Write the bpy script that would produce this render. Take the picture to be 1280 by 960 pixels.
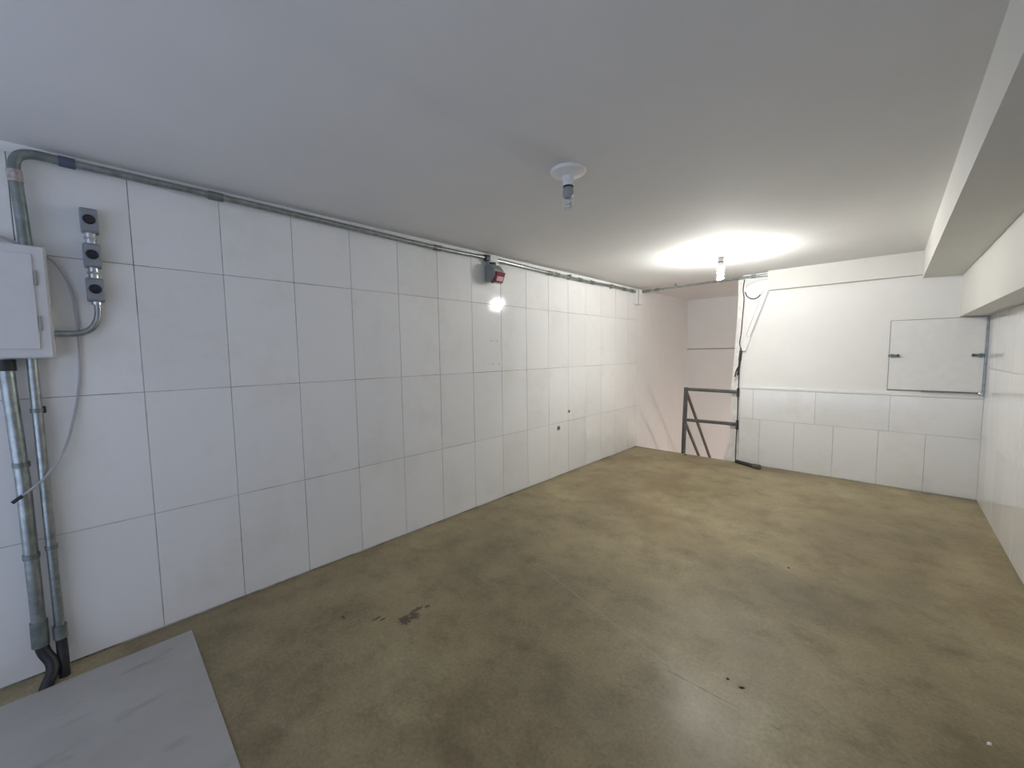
import bpy, bmesh, math, random
from mathutils import Vector, Matrix
random.seed(7)
for o in list(bpy.data.objects): bpy.data.objects.remove(o)
S = bpy.context.scene
COL = S.collection

# ---------------------------------------------------------------- camera
W, D, ZC = 3.536, 5.866, 2.468          # right wall, back wall, ceiling height
cam = bpy.data.cameras.new('camera'); cam.lens = 36*495.1/1280; cam.sensor_width = 36; cam.clip_start = 0.02
co = bpy.data.objects.new('camera', cam); COL.objects.link(co)
fw = Vector((-0.6892365, 0.72047291, -0.07662789)); rt = Vector((0.72328093, 0.69040678, -0.01425384)); up = Vector((-0.04263491, 0.06524776, 0.99695787))
co.matrix_world = Matrix(((rt.x, up.x, -fw.x, 2.8737), (rt.y, up.y, -fw.y, 0), (rt.z, up.z, -fw.z, 1.5), (0, 0, 0, 1)))
S.camera = co
# ---------------------------------------------------------------- sky, exposure
wd = bpy.data.worlds.new('sky'); S.world = wd; wd.use_nodes = True
wd.node_tree.nodes['Background'].inputs[0].default_value = (0.68, 0.765, 1.0, 1)
wd.node_tree.nodes['Background'].inputs[1].default_value = 1.10
S.view_settings.view_transform = 'Standard'; S.view_settings.look = 'None'
S.view_settings.gamma = 1; S.view_settings.use_curve_mapping = False
S.view_settings.exposure = 0.0
LAMP_STRENGTH = 1310.0
# sun added behind the building: it lights only paving, which brightens the ceiling
sn = bpy.data.lights.new('sun', 'SUN'); sn.energy = 9.0; sn.angle = 0.01; sn.color = (0.98, 0.98, 1.0)
sno = bpy.data.objects.new('sun', sn); COL.objects.link(sno); sno.rotation_euler = (math.radians(-28), 0, 0)
OPEN_X0, OPEN_X1, OPEN_Z, YF = 0.06, 3.46, 2.42, -1.3    # shop front opening behind the camera
# the opening's portal (guides sky light through the shop front)
pl = bpy.data.lights.new('opening_portal', 'AREA'); pl.shape = 'RECTANGLE'; pl.size = OPEN_X1-OPEN_X0; pl.size_y = OPEN_Z
pl.cycles.is_portal = True
po = bpy.data.objects.new('opening_portal', pl); COL.objects.link(po)
po.location = ((OPEN_X0+OPEN_X1)/2, YF, OPEN_Z/2); po.rotation_euler = (math.radians(90), 0, 0)

# ---------------------------------------------------------------- materials
def nodes(name):
    m = bpy.data.materials.new(name); m.use_nodes = True
    return m, m.node_tree, m.node_tree.nodes['Principled BSDF']
def N(t, typ, **kw):
    n = t.nodes.new(typ)
    for k, v in kw.items(): setattr(n, k, v)
    return n
def ramp(t, src, stops):
    r = N(t, 'ShaderNodeValToRGB'); e = r.color_ramp.elements
    while len(e) < len(stops): e.new(0.5)
    for el, (p, c) in zip(e, stops): el.position = p; el.color = (*c, 1) if len(c) == 3 else c
    t.links.new(src, r.inputs[0]); return r.outputs[0]
def noise(t, vec, scale, detail=4, rough=0.6):
    n = N(t, 'ShaderNodeTexNoise'); n.inputs['Scale'].default_value = scale
    n.inputs['Detail'].default_value = detail; n.inputs['Roughness'].default_value = rough
    if vec is not None: t.links.new(vec, n.inputs['Vector'])
    return n.outputs['Fac']
def mixc(t, fac, a, b, mode='MIX'):
    m = N(t, 'ShaderNodeMix', data_type='RGBA', blend_type=mode)
    for s, v in ((0, fac), (6, a), (7, b)):
        if hasattr(v, 'is_output'): t.links.new(v, m.inputs[s])
        else: m.inputs[s].default_value = v if not isinstance(v, tuple) else (*v, 1)[:4]
    return m.outputs[2]
def math_(t, op, a, b=0.0, c=None):
    m = N(t, 'ShaderNodeMath', operation=op)
    for i, v in enumerate((a, b) if c is None else (a, b, c)):
        if hasattr(v, 'is_output'): t.links.new(v, m.inputs[i])
        else: m.inputs[i].default_value = v
    return m.outputs[0]
def wpos(t): return N(t, 'ShaderNodeNewGeometry').outputs['Position']
def bump(t, b, h, strength, dist=0.01):
    n = N(t, 'ShaderNodeBump'); n.inputs['Strength'].default_value = strength; n.inputs['Distance'].default_value = dist
    t.links.new(h, n.inputs['Height']); t.links.new(n.outputs[0], b.inputs['Normal'])
def simple(name, col, rough=0.5, metal=0.0, var=0.12, scale=14, bmp=0.0, spec=0.5):
    m, t, b = nodes(name); p = wpos(t)
    n = noise(t, p, scale, 5)
    lo = tuple(c*(1-var) for c in col); hi = tuple(min(1, c*(1+var)) for c in col)
    t.links.new(ramp(t, n, [(0.3, lo), (0.7, hi)]), b.inputs['Base Color'])
    b.inputs['Roughness'].default_value = rough; b.inputs['Metallic'].default_value = metal
    b.inputs['Specular IOR Level'].default_value = spec
    if bmp: bump(t, b, noise(t, p, scale*6, 3), bmp, 0.004)
    return m
def painted(name, col, rough):
    m, t, b = nodes(name); p = wpos(t)
    n1 = noise(t, p, 1.7, 5, 0.65)
    t.links.new(ramp(t, n1, [(0.3, tuple(c*0.955 for c in col)), (0.65, col)]), b.inputs['Base Color'])
    b.inputs['Roughness'].default_value = rough; b.inputs['Specular IOR Level'].default_value = 0.35
    bump(t, b, noise(t, p, 45, 6, 0.7), 0.12, 0.006)
    return m
M = {}
M['paint'] = painted('white_wall_paint', (0.80, 0.795, 0.775), 0.55)
M['ceil'] = painted('white_ceiling_paint', (0.75, 0.745, 0.73), 0.85)
M['beam'] = painted('white_beam_paint', (0.69, 0.685, 0.65), 0.55)
def tile_mat():
    m, t, b = nodes('white_glazed_tile'); p = wpos(t)
    oi = N(t, 'ShaderNodeObjectInfo').outputs['Random']
    base = ramp(t, oi, [(0.0, (0.785, 0.785, 0.775)), (1.0, (0.83, 0.83, 0.82))])
    dirt = ramp(t, noise(t, p, 2.2, 6, 0.7), [(0.50, (1, 1, 1)), (0.80, (0.90, 0.885, 0.85))])
    t.links.new(mixc(t, 1.0, base, dirt, 'MULTIPLY'), b.inputs['Base Color'])
    r = ramp(t, noise(t, p, 5, 4), [(0.3, (0.065, 0.065, 0.065)), (0.7, (0.10, 0.10, 0.10))])
    t.links.new(r, b.inputs['Roughness']); b.inputs['Specular IOR Level'].default_value = 0.5
    bump(t, b, noise(t, p, 9, 2), 0.04, 0.01)
    return m
M['tile'] = tile_mat()
def grout_mat():
    m, t, b = nodes('dirty_grout'); p = wpos(t)
    n = noise(t, p, 1.6, 6, 0.75)
    t.links.new(ramp(t, n, [(0.44, (0.50, 0.49, 0.47)), (0.55, (0.25, 0.24, 0.225)), (0.63, (0.04, 0.036, 0.033))]), b.inputs['Base Color'])
    b.inputs['Roughness'].default_value = 0.9
    return m
M['grout'] = grout_mat()
def grout_light():
    m, t, b = nodes('pale_grout'); p = wpos(t)
    n = noise(t, p, 2.3, 6, 0.75)
    t.links.new(ramp(t, n, [(0.42, (0.62, 0.61, 0.58)), (0.60, (0.34, 0.33, 0.31)), (0.72, (0.10, 0.09, 0.08))]), b.inputs['Base Color'])
    b.inputs['Roughness'].default_value = 0.9
    return m
M['grout2'] = grout_light()
def floor_mat():
    m, t, b = nodes('worn_concrete'); p = wpos(t)
    sx = N(t, 'ShaderNodeSeparateXYZ'); t.links.new(p, sx.inputs[0]); X, Y = sx.outputs[0], sx.outputs[1]
    big = noise(t, p, 0.85, 6, 0.62); mid = noise(t, p, 4.0, 7, 0.7); fine = noise(t, p, 60, 4, 0.7)
    c = ramp(t, big, [(0.32, (0.185, 0.146, 0.081)), (0.5, (0.280, 0.228, 0.130)), (0.68, (0.370, 0.312, 0.186))])
    c = mixc(t, 0.8, c, ramp(t, mid, [(0.3, (0.30, 0.28, 0.24)), (0.5, (0.5, 0.5, 0.5)), (0.75, (0.62, 0.61, 0.57))]), 'OVERLAY')
    c = mixc(t, 0.6, c, ramp(t, fine, [(0.3, (0.33, 0.33, 0.33)), (0.7, (0.62, 0.62, 0.62))]), 'OVERLAY')
    spk = ramp(t, noise(t, p, 26, 5, 0.75), [(0.60, (0, 0, 0)), (0.72, (0.45, 0.45, 0.45))])
    c = mixc(t, spk, c, (0.09, 0.07, 0.045))
    pale = ramp(t, noise(t, p, 7.5, 6, 0.75), [(0.60, (0, 0, 0)), (0.80, (0.35, 0.35, 0.35))])
    c = mixc(t, pale, c, (0.42, 0.37, 0.26))
    def blob(x, y, rx, ry, lo, hi, ns, nstr):
        dx = math_(t, 'DIVIDE', math_(t, 'SUBTRACT', X, x), rx); dy = math_(t, 'DIVIDE', math_(t, 'SUBTRACT', Y, y), ry)
        d = math_(t, 'SQRT', math_(t, 'ADD', math_(t, 'MULTIPLY', dx, dx), math_(t, 'MULTIPLY', dy, dy)))
        d = math_(t, 'ADD', d, math_(t, 'MULTIPLY', math_(t, 'SUBTRACT', noise(t, p, ns, 4, 0.6), 0.5), nstr))
        return ramp(t, d, [(lo, (1, 1, 1)), (hi, (0, 0, 0))])
    # rusty yellow-brown tide marks and the dark spill
    for x, y, rx, ry, s in ((1.15, 3.55, 0.75, 0.16, 0.55), (0.62, 3.9, 0.30, 0.5, 0.35), (1.05, 4.55, 0.16, 0.75, 0.5), (1.45, 3.2, 0.3, 0.2, 0.35), (2.7, 4.6, 0.25, 0.3, 0.25)):
        c = mixc(t, math_(t, 'MULTIPLY', blob(x, y, rx, ry, 0.35, 1.1, 3.5, 1.6), s), c, (0.20, 0.135, 0.07))
    for x, y, rx, ry in ((0.94, 1.115, 0.05, 0.045), (0.945, 1.17, 0.045, 0.035), (0.91, 1.215, 0.018, 0.05), (0.93, 1.27, 0.015, 0.02), (0.655, 0.885, 0.026, 0.010), (0.81, 1.01, 0.012, 0.03), (0.84, 1.03, 0.010, 0.02)):
        c = mixc(t, math_(t, 'MULTIPLY', blob(x, y, rx, ry, 0.55, 1.15, 55, 2.0), 0.8), c, (0.065, 0.036, 0.024))
    for x, y, rx, ry, s in ((2.45, 2.9, 0.55, 0.35, 0.35), (2.95, 3.3, 0.4, 0.22, 0.3), (1.9, 1.35, 0.35, 0.25, 0.25), (0.75, 1.9, 0.22, 0.6, 0.4)):
        c = mixc(t, math_(t, 'MULTIPLY', blob(x, y, rx, ry, 0.3, 1.1, 2.5, 1.4), s), c, (0.115, 0.098, 0.066))
    # hairline shrinkage cracks
    def line(ax, bx, k, x0, x1, w, s):
        # y = ax + bx*x between x0..x1
        d = math_(t, 'ABSOLUTE', math_(t, 'SUBTRACT', Y, math_(t, 'ADD', ax, math_(t, 'MULTIPLY', X, bx))))
        d = math_(t, 'ADD', d, math_(t, 'MULTIPLY', math_(t, 'SUBTRACT', noise(t, p, 8, 3), 0.5), k))
        f = math_(t, 'LESS_THAN', math_(t, 'ABSOLUTE', d), w)
        f = math_(t, 'MULTIPLY', f, math_(t, 'MULTIPLY', math_(t, 'GREATER_THAN', X, x0), math_(t, 'LESS_THAN', X, x1)))
        return math_(t, 'MULTIPLY', f, s)
    c = mixc(t, line(1.72, 0.02, 0.03, 2.1, 2.62, 0.003, 0.55), c, (0.07, 0.06, 0.045))
    c = mixc(t, line(2.36, -0.26, 0.02, 1.2, 2.4, 0.006, 0.20), c, (0.42, 0.38, 0.30))
    t.links.new(c, b.inputs['Base Color'])
    r = ramp(t, noise(t, p, 1.6, 6, 0.65), [(0.3, (0.34, 0.34, 0.34)), (0.7, (0.56, 0.56, 0.56))])
    t.links.new(r, b.inputs['Roughness']); b.inputs['Specular IOR Level'].default_value = 0.38
    bump(t, b, noise(t, p, 30, 6, 0.7), 0.10, 0.004)
    return m
M['floor'] = floor_mat()
M['pave'] = simple('outdoor_paving', (0.45, 0.52, 0.65), 0.8)
M['galv'] = simple('galvanised_steel', (0.33, 0.365, 0.365), 0.34, 0.85, 0.25, 25)
M['galv_dull'] = simple('weathered_galvanised_conduit', (0.205, 0.235, 0.225), 0.42, 0.55, 0.3, 18)
M['bluetape'] = simple('blue_grey_coupling', (0.10, 0.115, 0.17), 0.45, 0.3)
M['oxid'] = simple('stained_coupling', (0.42, 0.37, 0.34), 0.55, 0.3, 0.4, 60)
M['alu'] = simple('cast_aluminium', (0.27, 0.29, 0.315), 0.5, 0.35, 0.12, 30)
M['chrome'] = simple('bright_zinc', (0.62, 0.64, 0.66), 0.25, 0.9, 0.15, 40)
M['black'] = simple('black_plastic', (0.012, 0.013, 0.017), 0.5)
M['dark'] = simple('dark_rubber', (0.03, 0.03, 0.032), 0.6)
M['whiteplastic'] = simple('white_plastic', (0.78, 0.775, 0.76), 0.35, 0, 0.03)
M['gap_shade'] = simple('pale_grey_gap_shade', (0.42, 0.40, 0.38), 0.8)  # grey standing in for the shadow line under the stair header
M['whitemetal'] = simple('white_enamelled_metal', (0.64, 0.64, 0.645), 0.4, 0, 0.03)
M['seam'] = simple('grey_hinge_and_gap_shade', (0.30, 0.30, 0.30), 0.6)  # hinge grey, also put into gaps and grooves for their shade
M['cable'] = simple('grey_cable_sheath', (0.42, 0.42, 0.44), 0.5, 0, 0.08)
M['rail'] = simple('dark_grey_rail_paint', (0.095, 0.100, 0.092), 0.45, 0.2, 0.25, 20)
M['rail2'] = simple('brown_grey_rail_paint', (0.085, 0.075, 0.065), 0.5, 0.2, 0.25, 20)
M['greybox'] = simple('grey_green_housing', (0.23, 0.26, 0.245), 0.45, 0, 0.08)
M['red'] = simple('red_plastic', (0.19, 0.018, 0.04), 0.4, 0, 0.1)
M['redlite'] = simple('faded_pink_plastic', (0.62, 0.42, 0.45), 0.4, 0, 0.1)
M['glass_off'] = simple('frosted_white_tube', (0.62, 0.63, 0.62), 0.15, 0, 0.03)
M['bulb_base'] = simple('grey_bulb_base', (0.33, 0.335, 0.33), 0.4, 0, 0.05)
M['plaster'] = simple('raw_plaster', (0.80, 0.78, 0.75), 0.9, 0, 0.12, 12, 0.3)
M['masonry'] = simple('exposed_dark_masonry', (0.07, 0.06, 0.05), 0.95, 0, 0.3, 20, 0.4)
M['concrete'] = simple('raw_concrete', (0.33, 0.30, 0.25), 0.85, 0, 0.15, 6, 0.2)
M['debris_dark'] = simple('dark_grit', (0.03, 0.025, 0.02), 0.9)
M['debris_white'] = simple('white_chip', (0.8, 0.78, 0.74), 0.8)
def board_mat():
    m, t, b = nodes('smudged_white_board'); p = wpos(t)
    c = ramp(t, noise(t, p, 3, 5, 0.6), [(0.35, (0.355, 0.345, 0.32)), (0.65, (0.40, 0.392, 0.37))])
    st = N(t, 'ShaderNodeMapping'); st.inputs['Scale'].default_value = (9, 3.5, 1); st.inputs['Rotation'].default_value = (0, 0, 0.5); t.links.new(p, st.inputs[0])
    sm = ramp(t, noise(t, st.outputs[0], 1.0, 4, 0.55), [(0.56, (0, 0, 0)), (0.72, (0.75, 0.75, 0.75))])
    c = mixc(t, sm, c, (0.25, 0.235, 0.205))
    t.links.new(c, b.inputs['Base Color']); b.inputs['Roughness'].default_value = 0.5
    return m
M['board'] = board_mat()
def emit(name, col, s):
    m, t, b = nodes(name)
    b.inputs['Base Color'].default_value = (0.8, 0.8, 0.8, 1)
    b.inputs['Emission Color'].default_value = (*col, 1); b.inputs['Emission Strength'].default_value = s
    return m
M['lit'] = emit('lit_tube', (1.0, 0.985, 0.94), LAMP_STRENGTH)
M['litwarm'] = emit('lit_stair_bulb', (1.0, 0.80, 0.72), 700)

# ---------------------------------------------------------------- builders
def tag(o, label=None, cat=None, group=None, kind=None):
    if label: o['label'] = label
    if cat: o['category'] = cat
    if group: o['group'] = group
    if kind: o['kind'] = kind
    return o
def obj(name, bm, mat, parent=None, smooth=False):
    me = bpy.data.meshes.new(name); bmesh.ops.recalc_face_normals(bm, faces=bm.faces); bm.to_mesh(me); bm.free()
    if smooth:
        for p in me.polygons: p.use_smooth = True
        me.set_sharp_from_angle(angle=math.radians(40))
    me.materials.append(M[mat]); o = bpy.data.objects.new(name, me); COL.objects.link(o)
    if parent is not None: o.parent = parent; o.matrix_parent_inverse = Matrix.Translation(-parent.location) if parent.location.length else Matrix()
    return o
def empty(name, loc, label, cat, group=None):
    o = bpy.data.objects.new(name, None); COL.objects.link(o); o.location = loc; o.empty_display_size = 0.05
    return tag(o, label, cat, group)
def box(x0, x1, y0, y1, z0, z1, bev=0.0, seg=1, bm=None, mat=None):
    b2 = bmesh.new(); bmesh.ops.create_cube(b2, size=1)
    for v in b2.verts: v.co = Vector(((x0+x1)/2+v.co.x*(x1-x0), (y0+y1)/2+v.co.y*(y1-y0), (z0+z1)/2+v.co.z*(z1-z0)))
    if bev: bmesh.ops.bevel(b2, geom=list(b2.edges), offset=bev, segments=seg, profile=0.5, affect='EDGES')
    if mat is not None: bmesh.ops.transform(b2, matrix=mat, verts=b2.verts)
    if bm is None: return b2
    me = bpy.data.meshes.new('t'); b2.to_mesh(me); b2.free(); bm.from_mesh(me); bpy.data.meshes.remove(me)
    return bm
def smooth_path(pts, n=8):
    P = [Vector(p) for p in pts]; out = []
    for i in range(len(P)-1):
        a = P[max(i-1, 0)]; b = P[i]; c = P[i+1]; d = P[min(i+2, len(P)-1)]
        for k in range(n):
            s = k/n
            out.append(0.5*((2*b)+(c-a)*s+(2*a-5*b+4*c-d)*s*s+(3*b-a-3*c+d)*s**3))
    out.append(P[-1]); return out
def tube(pts, r, seg=12, bm=None, cap=True):
    if bm is None: bm = bmesh.new()
    P = [Vector(p) for p in pts]; rs = r if isinstance(r, (list, tuple)) else [r]*len(P)
    t0 = (P[1]-P[0]).normalized(); u = t0.orthogonal().normalized(); rings = []
    for i, p in enumerate(P):
        t = ((P[min(i+1, len(P)-1)]-p).normalized()+(p-P[max(i-1, 0)]).normalized())
        t = t.normalized() if t.length > 1e-6 else t0
        u = (u-t*u.dot(t)).normalized(); v = t.cross(u)
        rings.append([bm.verts.new(p+(u*math.cos(a)+v*math.sin(a))*rs[i]) for a in (2*math.pi*k/seg for k in range(seg))])
    for a, b in zip(rings, rings[1:]):
        for k in range(seg): bm.faces.new((a[k], a[(k+1) % seg], b[(k+1) % seg], b[k]))
    if cap: bm.faces.new(rings[0][::-1]); bm.faces.new(rings[-1])
    return bm
def lathe(prof, loc=(0, 0, 0), seg=28, mat=None):
    bm = bmesh.new(); rings = []
    for r, z in prof:
        rings.append([bm.verts.new((r*math.cos(2*math.pi*k/seg), r*math.sin(2*math.pi*k/seg), z)) for k in range(seg)])
    for a, b in zip(rings, rings[1:]):
        for k in range(seg): bm.faces.new((a[k], a[(k+1) % seg], b[(k+1) % seg], b[k]))
    bm.faces.new(rings[0][::-1]); bm.faces.new(rings[-1])
    if mat is not None: bmesh.ops.transform(bm, matrix=mat, verts=bm.verts)
    bmesh.ops.translate(bm, vec=Vector(loc), verts=bm.verts)
    return bm
def struct(name, bm, mat, parent=None):
    o = obj(name, bm, mat, parent)
    if parent is None: o['kind'] = 'structure'
    return o
RX90 = Matrix.Rotation(math.radians(90), 4, 'Y')     # lathe axis z -> +x
Y2 = 7.98                                            # far wall of the stairwell
XE = 1.44                                            # left end of the back wall (edge of stair opening)

# ---------------------------------------------------------------- room shell
bm = box(-0.15, W+0.15, YF-0.15, D, -0.22, 0.0); struct('floor', bm, 'floor')
bm = box(-0.15, W+0.15, YF-0.15, Y2+0.15, ZC, ZC+0.15); struct('ceiling', bm, 'ceil')
wl = struct('wall_left', box(-0.16, -0.0035, YF, D-0.03, 0, ZC), 'grout')
struct('wall_stair_left', box(-0.16, 0.0, D-0.03, Y2, -2.6, ZC), 'paint')
wr = struct('wall_right', box(W+0.0035, W+0.16, YF, D+0.16, 0, ZC), 'grout2')
wb = struct('wall_back', box(XE, W+0.0035, D+0.0, D+0.14, 0, ZC), 'paint')
struct('wall_stair_back', box(-0.16, 2.4, Y2, Y2+0.15, -2.6, ZC), 'paint')
struct('trim_stair_header', box(0.0, 2.3, Y2-0.05, Y2, 1.549, ZC), 'paint')
struct('trim_stair_shade', box(0.0, 2.3, Y2-0.030, Y2, 1.52, 1.57), 'gap_shade')  # grey strip painted in for the shadow gap below the header
struct('trim_stair_panel', box(0.0, 2.3, Y2-0.04, Y2, -2.6, 1.525), 'paint')
struct('wall_stair_right', box(2.3, 2.45, D+0.14, Y2, -2.6, ZC), 'paint')
struct('floor_below', box(-0.16, 2.45, D-1.2, Y2+0.15, -2.75, -2.6), 'concrete')
struct('wall_stair_front', box(-0.16, 2.45, D-0.15, D, -2.6, -0.22), 'paint')
# shop front wall with its open roller-shutter opening behind the camera
struct('wall_front_left', box(-0.16, OPEN_X0, YF-0.15, YF, 0, ZC), 'paint')
struct('wall_front_right', box(OPEN_X1, W+0.16, YF-0.15, YF, 0, ZC), 'paint')
struct('wall_front_top', box(OPEN_X0, OPEN_X1, YF-0.15, YF, OPEN_Z, ZC), 'paint')
struct('floor_outside', box(-8, 12, YF-12, YF-0.15, -0.3, -0.06), 'pave')
# dropped beams: along the right wall (two steps) and along the back wall
struct('trim_1', box(3.073, W+0.004, YF, D, 2.205, ZC), 'beam')
struct('trim_2', box(3.345, W+0.004, YF, D, 1.80, 2.205), 'beam')
struct('trim_3', box(1.735, 3.073, D-0.095, D, 2.235, ZC), 'beam')
struct('trim_4', box(XE+0.02, W, D-0.022, D, 0.995, 1.03, 0.006, 2), 'paint')      # ledge on top of the tiled dado
# plaster band of the left wall above the tiles
struct('plaster_band', box(-0.0035, 0.0, YF, D-0.03, 2.4255, ZC), 'paint', wl)

# ---------------------------------------------------------------- wall tiles, each its own piece
TG = 0.0032
_tc = {}
def tile(parent, axis, face, a0, a1, z0, z1, sgn, tilt=0.0022):
    """a tile lying on a wall plane; axis 0: wall at x=face spanning y, axis 1: wall at y=face spanning x; sgn: room side"""
    w = a1-a0-TG; h = z1-z0-TG; key = (axis, sgn, round(w, 3), round(h, 3))
    if key not in _tc:
        th = 0.008
        b = box(-th if sgn > 0 else 0, 0 if sgn > 0 else th, -w/2, w/2, -h/2, h/2, 0.0012) if axis == 0 else \
            box(-w/2, w/2, -th if sgn > 0 else 0, 0 if sgn > 0 else th, -h/2, h/2, 0.0012)
        me = bpy.data.meshes.new('tile'); bmesh.ops.recalc_face_normals(b, faces=b.faces); b.to_mesh(me); b.free(); me.materials.append(M['tile']); _tc[key] = me
    o = bpy.data.objects.new('tile', _tc[key]); COL.objects.link(o); o.parent = parent
    c = (a0+a1)/2; z = (z0+z1)/2
    o.location = (face, c, z) if axis == 0 else (c, face, z)
    r1, r2 = random.uniform(-tilt, tilt), random.uniform(-tilt, tilt)
    o.rotation_euler = (0, r1, r2) if axis == 0 else (r1, 0, r2)
    return o
TW, T0 = 0.3846, 0.5507
rows = [(0.008, 0.6557), (0.6557, 1.323), (1.323, 1.988), (1.988, 2.427)]
i = -6
ys = [T0+k*TW for k in range(-6, 14)]
ys = [YF]+[y for y in ys if y > YF+0.05]+[D-0.0285]
for a, b in zip(ys, ys[1:]):
    for z0, z1 in rows: tile(wl, 0, 0.0, a, b, z0, z1, 1)
rr = [(0.006, 0.66), (0.66, 1.30), (1.30, 1.798)]
ys = [D-0.003]
while ys[-1] > 1.6: ys.append(ys[-1]-TW)
for b, a in zip(ys, ys[1:]):
    for z0, z1 in rr: tile(wr, 0, W, a, b, z0, z1, -1, 0.0012)
struct('plaster_band', box(W, W+0.0035, YF, ys[-1], 0, 1.8), 'paint', wr)
# tiled dado of the back wall: portrait tiles below, landscape tiles above, standing proud of the paint
struct('tile_bed', box(XE+0.004, W, D-0.012, D, 0.0, 0.995), 'grout2', wb)
xs = [XE+0.01, 1.684, 2.051, 2.424, 2.809, 3.166, W+0.0005]
for a, b in zip(xs, xs[1:]): tile(wb, 1, D-0.016, a, b, 0.006, 0.607, -1, 0.001)
xs = [XE+0.01, 1.603, 2.247, 2.888, W+0.0005]
for a, b in zip(xs, xs[1:]): tile(wb, 1, D-0.016, a, b, 0.607, 0.995, -1, 0.001)

# ---------------------------------------------------------------- stairwell: steps and railing
st = struct('stairs', box(0.0, 0.70, D, D+0.02, -2.6, -0.19), 'concrete')
for k in range(9):
    struct('step', box(0.0, 0.70, D+0.02+k*0.225, D+0.02+(k+1)*0.225, -2.6, -0.19*(k+1)-0.02*k, 0.006), 'concrete', st)
rl = empty('stair_railing', (0.735, D+0.03, 0), 'dark grey tubular steel railing guarding the stair opening', 'railing')
YR = D+0.02
obj('post', tube([(0.715, YR, -0.2), (0.728, YR, 0.5), (0.742, YR, 0.975)], 0.030, 14), 'rail', rl, True)
obj('rail', tube([(0.742, YR, 0.950), (1.445, YR, 0.945)], 0.023, 12), 'rail', rl, True)
obj('rail', tube([(0.730, YR, 0.500), (1.445, YR, 0.510)], 0.023, 12), 'rail', rl, True)
obj('sloping_rail', tube([(0.735, YR+0.02, 0.925), (0.735, 7.042, -0.299), (0.735, 7.7, -1.02)], 0.021, 12), 'rail2', rl, True)
obj('sloping_rail', tube([(0.730, YR+0.02, 0.46), (0.735, 6.495, -0.155), (0.735, 7.7, -1.45)], 0.021, 12), 'rail2', rl, True)
for z in (0.945, 0.510):
    obj('wall_flange', box(1.405, 1.437, D-0.012, D+0.06, z-0.07, z+0.055, 0.006), 'rail', rl)
# chipped plaster reveal and dark tube standing in for the gap at the wall end
bm = bmesh.new(); prof = [(1.375, 2.46), (1.378, 2.2), (1.37, 1.9), (1.355, 1.6), (1.352, 1.45), (1.335, 1.2), (1.322, 1.0), (1.335, 0.9), (1.322, 0.75), (1.338, 0.55), (1.318, 0.35), (1.305, 0.2), (1.28, 0.1), (1.245, 0.01), (1.24, -0.22)]
fr = [bm.verts.new((x+random.uniform(-.006, .006), D+0.05, z)) for x, z in prof]; fe = [bm.verts.new((XE+0.0, D+0.05, z)) for x, z in prof]
bk = [bm.verts.new((x+0.012, D+0.13, z)) for x, z in prof]; be = [bm.verts.new((XE+0.0, D+0.13, z)) for x, z in prof]
for k in range(len(prof)-1):
    for A, B in ((fr, fe), (bk, be), (fr, bk), (fe, be)): bm.faces.new((A[k], B[k], B[k+1], A[k+1]))
bm.faces.new((fr[0], fe[0], be[0], bk[0])); bm.faces.new((fr[-1], fe[-1], be[-1], bk[-1]))
struct('plaster_reveal', bm, 'plaster', wb)
cb = empty('edge_gap_cable', (XE-0.02, D, 0.0), 'thin dark tube added for the gap down the end of the back wall, with cable bundle', 'cable')
pts = [(1.462, D-0.012, 2.41), (1.448, D-0.014, 2.28), (1.462, D-0.014, 2.16), (1.452, D-0.012, 1.95), (1.440, D-0.012, 1.72), (1.425, D-0.012, 1.60), (1.440, D-0.012, 1.50), (1.432, D-0.012, 1.30), (1.428, D-0.012, 1.10), (1.425, D-0.015, 0.9), (1.426, D-0.012, 0.65), (1.42, D-0.014, 0.40), (1.416, D-0.012, 0.2), (1.42, D-0.02, 0.015)]
obj('sheath', tube(smooth_path(pts, 6), 0.0058, 8), 'dark', cb, True)  # dark gap line of the wall edge, drawn as a tube
pts = [(1.450, D-0.02, 1.535), (1.440, D-0.024, 1.42), (1.432, D-0.024, 1.30), (1.418, D-0.024, 1.17)]
obj('loose_core', tube(smooth_path(pts, 5), [0.017]*8+[0.013]*8, 8), 'dark', cb, True)
pts = [(1.432, D-0.022, 1.30), (1.405, D-0.03, 1.24), (1.385, D-0.032, 1.15)]
obj('loose_core', tube(smooth_path(pts, 5), 0.009, 8), 'dark', cb, True)

# ---------------------------------------------------------------- access hatch in the corner
hx0, hx1, hz0, hz1 = 2.862, 3.500, 1.062, 1.785
ht = empty('access_hatch', (3.2, D, hz0), 'white access hatch with two bolts set in the far right corner wall', 'hatch')
obj('gap_frame', box(hx0-0.007, hx1+0.036, D-0.006, D+0.002, hz0-0.014, hz1+0.007), 'seam', ht)
obj('panel', box(hx0, hx1+0.018, D-0.018, D-0.004, hz0, hz1, 0.002), 'whiteplastic', ht)
obj('steel_strip', box(hx1+0.020, hx1+0.034, D-0.016, D-0.004, hz0-0.01, hz1+0.01), 'galv', ht)
obj('steel_strip', box(hx0+0.25, hx1+0.026, D-0.030, D-0.018, hz0-0.020, hz0-0.013, 0.002), 'galv', ht)
obj('screw_cap', lathe([(0.016, 0), (0.016, 0.012), (0.008, 0.018)], (3.508, D-0.034, 1.05), 14, Matrix.Rotation(math.radians(90), 4, 'X')), 'chrome', ht)
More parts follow.
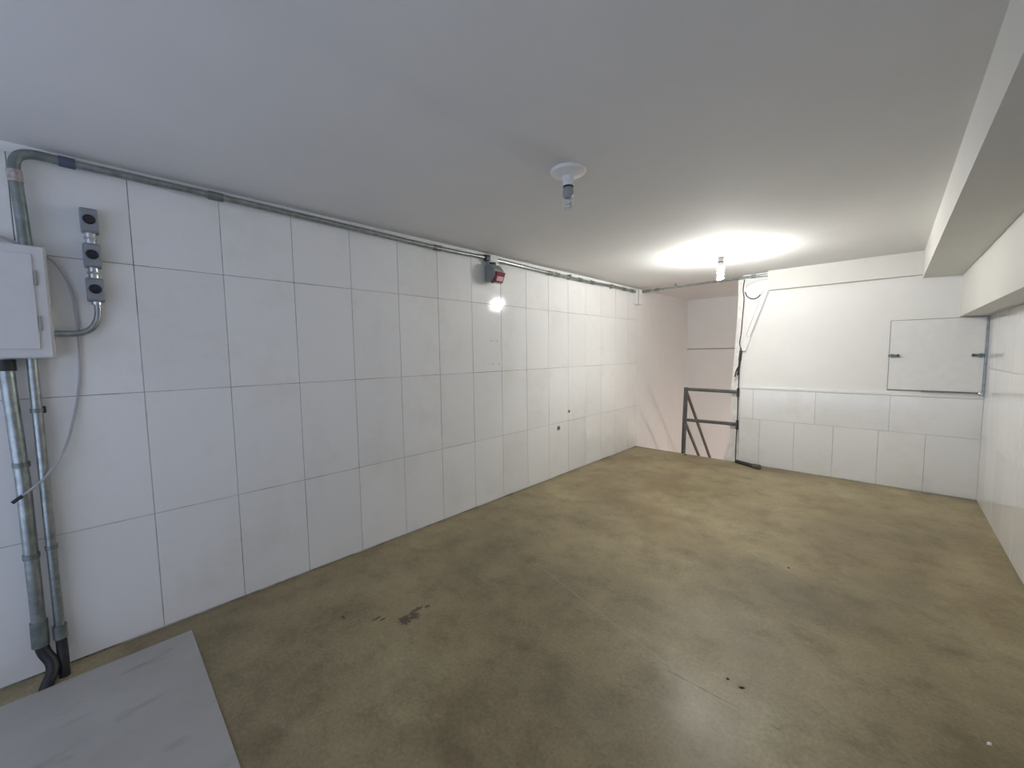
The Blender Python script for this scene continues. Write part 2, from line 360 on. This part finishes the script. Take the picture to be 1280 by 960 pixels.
for x, s in ((hx0-0.012, 1), (hx1+0.022, -1)):
    bolt = obj('bolt', box(min(x, x+s*0.085), max(x, x+s*0.085), D-0.034, D-0.017, 1.407, 1.433, 0.004), 'galv_dull', ht)
    obj('knob', lathe([(0.013, 0), (0.013, 0.02), (0.006, 0.026)], (x+s*0.075, D-0.03, 1.423), 12, Matrix.Rotation(math.radians(90), 4, 'X')), 'rail', bolt, True)
    obj('staple', box(min(x+s*.02, x+s*.035), max(x+s*.02, x+s*.035), D-0.04, D-0.017, 1.398, 1.440, 0.003), 'galv_dull', bolt)

# ---------------------------------------------------------------- lamps
def helix(cx, cy, z0, z1, r, turns, tr):
    n = int(turns*18); P = []
    for k in range(n+1):
        s = k/n; a = s*turns*2*math.pi
        P.append((cx+r*math.cos(a), cy+r*math.sin(a), z0+(z1-z0)*s))
    return tube(P, tr, 8)
def lamp(x, y, label, lit):
    t = empty('ceiling_lamp', (x, y, ZC), label, 'lamp', 'bare bulb lamps on the ceiling')
    obj('ceiling_rose', lathe([(0.02, 0), (0.093, 0), (0.095, -0.006), (0.090, -0.016), (0.060, -0.024), (0.034, -0.034), (0.030, -0.05), (0.02, -0.05)], (x, y, ZC), 32), 'whiteplastic', t, True)
    sk = obj('socket', lathe([(0.02, -0.045), (0.029, -0.045), (0.027, -0.082), (0.020, -0.084)], (x, y, ZC), 24), 'whiteplastic', t, True)
    obj('collar', lathe([(0.015, -0.082), (0.0275, -0.082), (0.0275, -0.090), (0.015, -0.090)], (x, y, ZC), 24), 'dark', sk, True)
    bb = obj('bulb', lathe([(0.012, -0.088), (0.024, -0.090), (0.0295, -0.102), (0.0305, -0.118), (0.027, -0.134), (0.020, -0.142), (0.012, -0.143)], (x, y, ZC), 24), 'whiteplastic' if lit else 'bulb_base', t, True)
    if lit: obj('spiral_tube', helix(x, y, ZC-0.143, ZC-0.255, 0.022, 3.5, 0.0075), 'lit', bb, True)
    else: obj('spiral_tube', helix(x, y, ZC-0.143, ZC-0.205, 0.0155, 3.0, 0.0062), 'glass_off', bb, True)
    return t
lamp(1.588, 1.80, 'unlit spiral bulb in a white ceiling rose, the nearer lamp', False)
lamp(1.60, 4.38, 'glowing spiral bulb on the ceiling near the back wall', True)

# ---------------------------------------------------------------- conduit along the top of the left wall
cd = empty('steel_conduit', (0.04, 2.8, 2.40), 'galvanised conduit bending up from the fuse box and running under the ceiling', 'pipe')
R1 = 0.0185
pts = [(0.05, -0.184, 1.99), (0.05, -0.187, 2.10), (0.05, -0.192, 2.245), (0.05, -0.196, 2.33)]
obj('riser', tube(smooth_path(pts, 4), 0.021, 16), 'galv_dull', cd, True)
bend = [(0.05, -0.196, 2.33), (0.05, -0.193, 2.372), (0.05, -0.176, 2.404), (0.05, -0.145, 2.419), (0.05, -0.10, 2.421), (0.05, -0.03, 2.419)]
obj('elbow', tube(smooth_path(bend, 5), 0.020, 16), 'galv_dull', cd, True)
obj('coupling', tube([(0.05, -0.194, 2.285), (0.05, -0.196, 2.335)], 0.024, 16), 'oxid', cd, True)
obj('coupling', tube([(0.05, -0.062, 2.4195), (0.05, -0.008, 2.419)], 0.0235, 16), 'bluetape', cd, True)
run = [(0.05, -0.03, 2.419), (0.045, 0.53, 2.420), (0.035, 1.31, 2.416), (0.032, 2.06, 2.408), (0.03, 2.66, 2.417)]
obj('pipe_run', tube(smooth_path(run, 5), R1, 14), 'galv', cd, True)
run = [(0.03, 2.70, 2.417), (0.03, 3.65, 2.404), (0.03, 4.4, 2.402), (0.03, 5.10, 2.410), (0.03, 5.72, 2.405)]
obj('pipe_run', tube(smooth_path(run, 5), R1, 14), 'galv', cd, True)
for y in (0.53, 2.07, 3.62, 3.75, 4.22, 4.50, 5.35, 5.60):
    z = 2.419 if y < 1 else 2.408 if y < 3 else 2.404 if y < 4.6 else 2.408
    obj('coupling', tube([(0.032 if y > 1 else 0.045, y-0.035, z), (0.032 if y > 1 else 0.045, y+0.035, z)], 0.0235, 14), 'galv_dull', cd, True)
for y in (4.0, 5.0):
    obj('clip', box(0.0, 0.058, y-0.012, y+0.012, 2.380, 2.436, 0.003), 'galv', cd)

# socket hanging from the conduit (grey housing, red lid)
so = empty('industrial_socket', (0.05, 2.70, 2.30), 'grey socket housing with a red lid hanging from the conduit', 'socket')
obj('conduit_box', box(0.002, 0.075, 2.655, 2.760, 2.375, 2.450, 0.008, 2), 'whitemetal', so)
obj('gland', tube([(0.035, 2.622, 2.415), (0.035, 2.655, 2.415)], 0.032, 14), 'rail', so, True)
obj('neck', lathe([(0.030, 0.0), (0.033, -0.02), (0.036, -0.045)], (0.05, 2.705, 2.378), 16), 'rail', so, True)
bm = bmesh.new()   # faceted housing: extruded hexagon profile in x-z, tapering to the lid
pr = [(0.004, 2.345), (0.085, 2.352), (0.135, 2.300), (0.140, 2.235), (0.080, 2.185), (0.004, 2.205)]
A_ = [bm.verts.new((x, 2.640, z)) for x, z in pr]; B_ = [bm.verts.new((x, 2.770, z)) for x, z in pr]
bm.faces.new(A_); bm.faces.new(B_[::-1])
for k in range(6): bm.faces.new((A_[k], A_[(k+1) % 6], B_[(k+1) % 6], B_[k]))
bmesh.ops.bevel(bm, geom=list(bm.edges), offset=0.006, segments=2, profile=0.5, affect='EDGES')
obj('housing', bm, 'greybox', so)
mt = Matrix.Translation((0.130, 2.705, 2.225)) @ Matrix.Rotation(math.radians(25), 4, 'Y')
ld = obj('lid', box(-0.012, 0.016, -0.055, 0.062, -0.045, 0.055, 0.006, 1, None, mt), 'red', so)
obj('lid_window', box(0.0155, 0.021, -0.038, 0.044, -0.028, 0.016, 0.002, 1, None, mt), 'redlite', ld)
obj('lid_edge', box(-0.010, 0.012, -0.045, 0.05, -0.058, -0.046, 0.002, 1, None, mt), 'redlite', ld)
obj('foot_screw', lathe([(0.010, 0), (0.010, -0.012)], (0.085, 2.665, 2.187), 10), 'dark', so)

# junction box in the far corner and the conduit crossing the stair opening
jb = empty('junction_box', (0.05, 5.76, 2.22), 'white junction box in the far left corner under the ceiling', 'box')
obj('body', box(0.0, 0.085, 5.70, 5.835, 2.222, 2.425, 0.006, 2), 'whiteplastic', jb)
obj('seam', box(0.080, 0.090, 5.698, 5.834, 2.223, 2.424), 'seam', jb)  # grey strip added to draw the shade line along the cover edge
obj('cover', box(0.0895, 0.10, 5.695, 5.838, 2.218, 2.428, 0.005, 2), 'whiteplastic', jb)
cc = empty('crossing_conduit', (0.8, 5.80, 2.42), 'thin steel conduit crossing the ceiling from the corner junction box', 'pipe')
obj('pipe_run', tube([(0.09, 5.80, 2.405), (0.70, 5.80, 2.416), (1.46, 5.80, 2.428), (1.735, 5.80, 2.425)], 0.015, 12), 'galv', cc, True)
for x0, x1 in ((0.10, 0.22), (0.30, 0.36), (1.55, 1.60)):
    obj('coupling', tube([(x0, 5.80, 2.407+0.014*x0), (x1, 5.80, 2.407+0.014*x1)], 0.022, 12), 'galv_dull', cc, True)
for x in (0.6, 1.2): obj('clip', box(x-0.008, x+0.008, 5.783, 5.817, 2.400, ZC, 0.003), 'galv', cc)
# slanting white trunking, its wires
tk = empty('cable_trunking', (1.47, D, 1.51), 'white plastic cable trunking slanting down the back wall above the railing', 'trunking')
a, b = Vector((1.470, D-0.012, 1.505)), Vector((1.705, D-0.012, 2.235)); d = (b-a).normalized(); L = (b-a).length
rot = Matrix.Translation(a) @ Matrix.Rotation(math.atan2(d.x, d.z), 4, 'Y')
obj('channel', box(-0.034, 0.034, -0.010, 0.012, 0, L, 0.003, 1, None, rot), 'whiteplastic', tk)
obj('lid', box(-0.022, 0.022, -0.022, -0.011, 0.18, L, 0.003, 1, None, rot), 'whiteplastic', tk)
for sx in (-0.0245, 0.0245): obj('groove_shade', box(sx-0.003, sx+0.003, -0.012, -0.009, 0.18, L, 0, 1, None, rot), 'seam', tk)  # grey strips stand in for the shade in the lid grooves
obj('end_cap', box(-0.037, 0.037, -0.022, 0.012, -0.012, 0.05, 0.003, 1, None, rot), 'whiteplastic', tk)
wpts = [(1.475, D-0.015, 2.25), (1.50, D-0.02, 2.19), (1.56, D-0.025, 2.152), (1.615, D-0.02, 2.165), (1.645, D-0.015, 2.20)]
tag(obj('wire_loop', tube(smooth_path(wpts, 8), 0.006, 8), 'dark', None, True), 'short dark wire drooping in a loop beside the slanting trunking', 'wire')
wpts = [(1.47, D-0.02, 2.31), (1.50, D-0.02, 2.345), (1.58, D-0.02, 2.375), (1.66, D-0.02, 2.39), (1.735, D-0.02, 2.392)]
tag(obj('white_flex', tube(smooth_path(wpts, 8), 0.013, 10), 'whiteplastic', None, True), 'white flexible cable curving into the end of the back beam', 'cable')

# ---------------------------------------------------------------- fuse box and pipes at the near end of the left wall
fb = empty('fuse_box', (0.06, -0.35, 1.51), 'white metal fuse box mounted on the tiled wall', 'fuse box')
obj('cabinet', box(0.0, 0.105, -0.62, -0.128, 1.510, 2.006, 0.004, 2), 'whitemetal', fb)
dr = obj('door', box(0.107, 0.120, -0.58, -0.168, 1.550, 1.968, 0.003, 2), 'whitemetal', fb)
for z in (1.865, 1.665): obj('hinge', box(0.108, 0.1225, -0.1675, -0.158, z-0.032, z+0.032, 0.002), 'seam', dr)
obj('front_frame', box(0.104, 0.112, -0.615, -0.133, 1.515, 2.001, 0.002), 'whitemetal', fb)
pa = empty('drop_pipe', (0.05, -0.27, 0.0), 'thicker galvanised pipe dropping from the fuse box to a black hose', 'pipe')
obj('pipe_run', tube([(0.045, -0.279, 1.512), (0.045, -0.266, 0.95), (0.045, -0.266, 0.24)], 0.024, 16), 'galv', pa, True)
obj('gland', tube([(0.045, -0.2795, 1.505), (0.045, -0.279, 1.455)], 0.031, 14), 'dark', pa, True)
for z in (1.03, 0.60): obj('pipe_clip', tube([(0.045, -0.266, z+0.012), (0.045, -0.266, z-0.012)], 0.0275, 14), 'galv_dull', pa, True)
obj('coupling', tube([(0.045, -0.266, 0.285), (0.045, -0.268, 0.165)], 0.029, 16), 'galv_dull', pa, True)
hs = [(0.045, -0.268, 0.18), (0.055, -0.258, 0.13), (0.075, -0.238, 0.085), (0.10, -0.236, 0.05), (0.125, -0.25, 0.02), (0.135, -0.262, -0.01)]
obj('black_hose', tube(smooth_path(hs, 5), 0.023, 14), 'black', pa, True)
pb = empty('drop_pipe', (0.05, -0.205, 0.0), 'thinner shiny galvanised pipe dropping from the right of the fuse box underside', 'pipe')
obj('pipe_run', tube([(0.045, -0.203, 1.512), (0.045, -0.205, 0.20)], 0.0175, 16), 'galv', pb, True)
for z in (1.27, 0.62): obj('pipe_clip', tube([(0.045, -0.204, z+0.010), (0.045, -0.204, z-0.010)], 0.021, 14), 'galv_dull', pb, True)
obj('pipe_clip_screw', box(0.0, 0.04, -0.190, -0.178, 1.255, 1.285, 0.003), 'dark', pb)
obj('coupling', tube([(0.045, -0.205, 0.235), (0.045, -0.205, 0.170)], 0.024, 16), 'galv_dull', pb, True)
hs = [(0.045, -0.205, 0.18), (0.055, -0.203, 0.12), (0.075, -0.202, 0.06), (0.09, -0.202, -0.01)]
obj('black_hose', tube(smooth_path(hs, 5), 0.0195, 14), 'black', pb, True)

# strip of three round sockets with its bent conduit
ss = empty('socket_strip', (0.03, 0.018, 1.79), 'three grey cast boxes with round black sockets linked in a vertical row', 'socket')
for yc, zc in ((0.019, 2.168), (0.019, 2.003), (0.019, 1.839)):
    bd = obj('socket_body', box(0.0, 0.062, yc-0.031, yc+0.031, zc-0.057, zc+0.057, 0.008, 2), 'alu', ss)
    obj('cover_plate', box(0.060, 0.067, yc-0.029, yc+0.029, zc-0.052, zc+0.052, 0.003), 'alu', bd)
    obj('round_socket', lathe([(0.0225, 0), (0.0225, 0.004), (0.019, 0.006), (0.016, 0.003)], (0.066, yc, zc+0.002), 24, RX90), 'black', bd, True)
for z in (2.0855, 1.921):
    nb = obj('nipple', tube([(0.032, 0.019, z+0.028), (0.032, 0.019, z-0.028)], 0.020, 14), 'chrome', ss, True)
    obj('lock_nut', tube([(0.032, 0.019, z+0.006), (0.032, 0.019, z-0.006)], 0.0245, 6), 'chrome', nb)
sc = empty('bent_conduit', (0.032, 0.0, 1.62), 'short bent conduit from the round sockets to the fuse box', 'pipe')
hs = [(0.032, 0.020, 1.785), (0.032, 0.022, 1.74), (0.032, 0.014, 1.69), (0.032, -0.010, 1.648), (0.032, -0.05, 1.627), (0.032, -0.10, 1.624), (0.032, -0.135, 1.624)]
obj('pipe_run', tube(smooth_path(hs, 6), 0.0135, 14), 'galv', sc, True)
obj('lock_nut', tube([(0.032, 0.020, 1.787), (0.032, 0.020, 1.768)], 0.020, 14), 'chrome', sc, True)
# loose cable hanging from the box
lc = empty('hanging_cable', (0.02, -0.07, 1.0), 'thin grey cable hanging loose from the fuse box with bare black end', 'cable')
hs = [(0.03, -0.14, 1.985), (0.025, -0.105, 1.955), (0.02, -0.07, 1.87), (0.018, -0.055, 1.76), (0.016, -0.052, 1.62), (0.012, -0.058, 1.46), (0.012, -0.075, 1.32), (0.02, -0.098, 1.20), (0.04, -0.135, 1.07), (0.075, -0.20, 0.96), (0.09, -0.27, 0.895)]
obj('sheath', tube(smooth_path(hs, 6), 0.0052, 8), 'cable', lc, True)
obj('bare_end', tube([(0.09, -0.268, 0.897), (0.093, -0.298, 0.873)], 0.0075, 8), 'dark', lc, True)
tag(obj('thin_wire', tube(smooth_path([(0.03, -0.63, 2.10), (0.03, -0.40, 2.07), (0.03, -0.27, 2.047), (0.04, -0.20, 2.015)], 6), 0.006, 8), 'cable', None, True), 'thin grey wire entering the top of the fuse box beside the riser', 'wire')

# ---------------------------------------------------------------- small things on the left wall
def stub(y, z, r, label):
    t = empty('pipe_stub', (0, y, z), label, 'pipe stub')
    obj('rim', lathe([(r*0.55, 0), (r, 0), (r, 0.005), (r*0.55, 0.007)], (0, y, z), 16, RX90), 'oxid', t)
    obj('plug', lathe([(r*0.5, 0), (r*0.55, 0.012), (r*0.3, 0.014)], (0.002, y, z), 14, RX90), 'rail', t)
stub(4.02, 0.774, 0.021, 'smaller, higher capped stub in the tiled wall')
stub(3.805, 0.594, 0.030, 'larger, lower capped stub in the tiled wall')
for y, z, w in ((2.715, 1.63, 'upper left'), (2.80, 1.63, 'upper right'), (2.73, 1.40, 'lower left'), (2.82, 1.40, 'lower right')):
    o = obj('wall_plug', lathe([(0.006, 0), (0.007, 0.002), (0.003, 0.0015)], (0.0, y, z), 10, RX90), 'oxid')
    tag(o, w+' of four tiny wall plugs in the tiles below the red-lidded socket', 'wall plug', 'wall plugs below the socket')

# ---------------------------------------------------------------- things on the floor
tag(obj('white_board', box(0.158, 1.75, -0.95, 0.266, 0.001, 0.012, 0.0015), 'board'), 'large smudged white board lying flat on the concrete floor', 'board')
hp = empty('hose_piece', (1.58, 5.72, 0), 'short piece of dark hose on the floor at the end of the back wall', 'hose')
obj('hose', tube(smooth_path([(1.43, 5.825, 0.02), (1.50, 5.79, 0.021), (1.58, 5.755, 0.021), (1.66, 5.71, 0.023)], 5), 0.024, 12), 'dark', hp, True)
obj('hose', tube(smooth_path([(1.56, 5.80, 0.018), (1.63, 5.775, 0.018), (1.70, 5.73, 0.02)], 5), 0.016, 12), 'galv_dull', hp, True)
obj('hose_end', tube([(1.66, 5.715, 0.023), (1.735, 5.68, 0.028)], 0.031, 12), 'rail', hp, True)
def chip(name, x, y, sx, sy, sz, mat, label, rz):
    bm = bmesh.new(); bmesh.ops.create_icosphere(bm, subdivisions=2, radius=1)
    for v in bm.verts:
        k = 1+0.35*math.sin(5*v.co.x+3*v.co.y+x*9)+0.15*math.cos(7*v.co.y+y)
        v.co = Vector((v.co.x*sx*k, v.co.y*sy*k, max(v.co.z, -0.5)*sz))
    bmesh.ops.transform(bm, matrix=Matrix.Translation((x, y, sz*0.5)) @ Matrix.Rotation(rz, 4, 'Z'), verts=bm.verts)
    tag(obj(name, bm, mat, None, True), label, 'debris')
chip('grit_crumb', 2.455, 1.889, 0.010, 0.005, 0.003, 'debris_dark', 'larger dark crumb on the floor near the bottom centre of the photo', 0.6)
chip('grit_crumb', 2.395, 1.90, 0.006, 0.004, 0.003, 'debris_dark', 'smaller dark crumb just left of a larger crumb on the floor', 0.2)
chip('paint_chip', 3.205, 2.237, 0.010, 0.006, 0.003, 'debris_white', 'small white paint chip on the floor near the right edge of the photo', 1.2)
chip('grit_crumb', 2.425, 3.196, 0.007, 0.005, 0.004, 'debris_dark', 'tiny dark crumb in the middle of the floor', 0.0)
chip('grit_crumb', 0.78, 5.80, 0.022, 0.010, 0.008, 'debris_dark', 'dark crumb on the floor at the foot of the railing post', 0.4)

# ---------------------------------------------------------------- bulb lighting the flight of stairs below
sl = empty('stair_lamp', (2.28, 6.9, -0.9), 'warm bulb on the stairwell wall below floor level', 'lamp')
obj('back_plate', lathe([(0.01, 0), (0.05, 0), (0.045, -0.02), (0.02, -0.03)], (2.30, 6.9, -0.9), 24, RX90), 'whiteplastic', sl, True)
obj('bulb', lathe([(0.012, -0.03), (0.02, -0.04), (0.035, -0.075), (0.036, -0.10), (0.022, -0.128), (0.004, -0.134)], (2.30, 6.9, -0.9), 24, RX90), 'litwarm', sl, True)
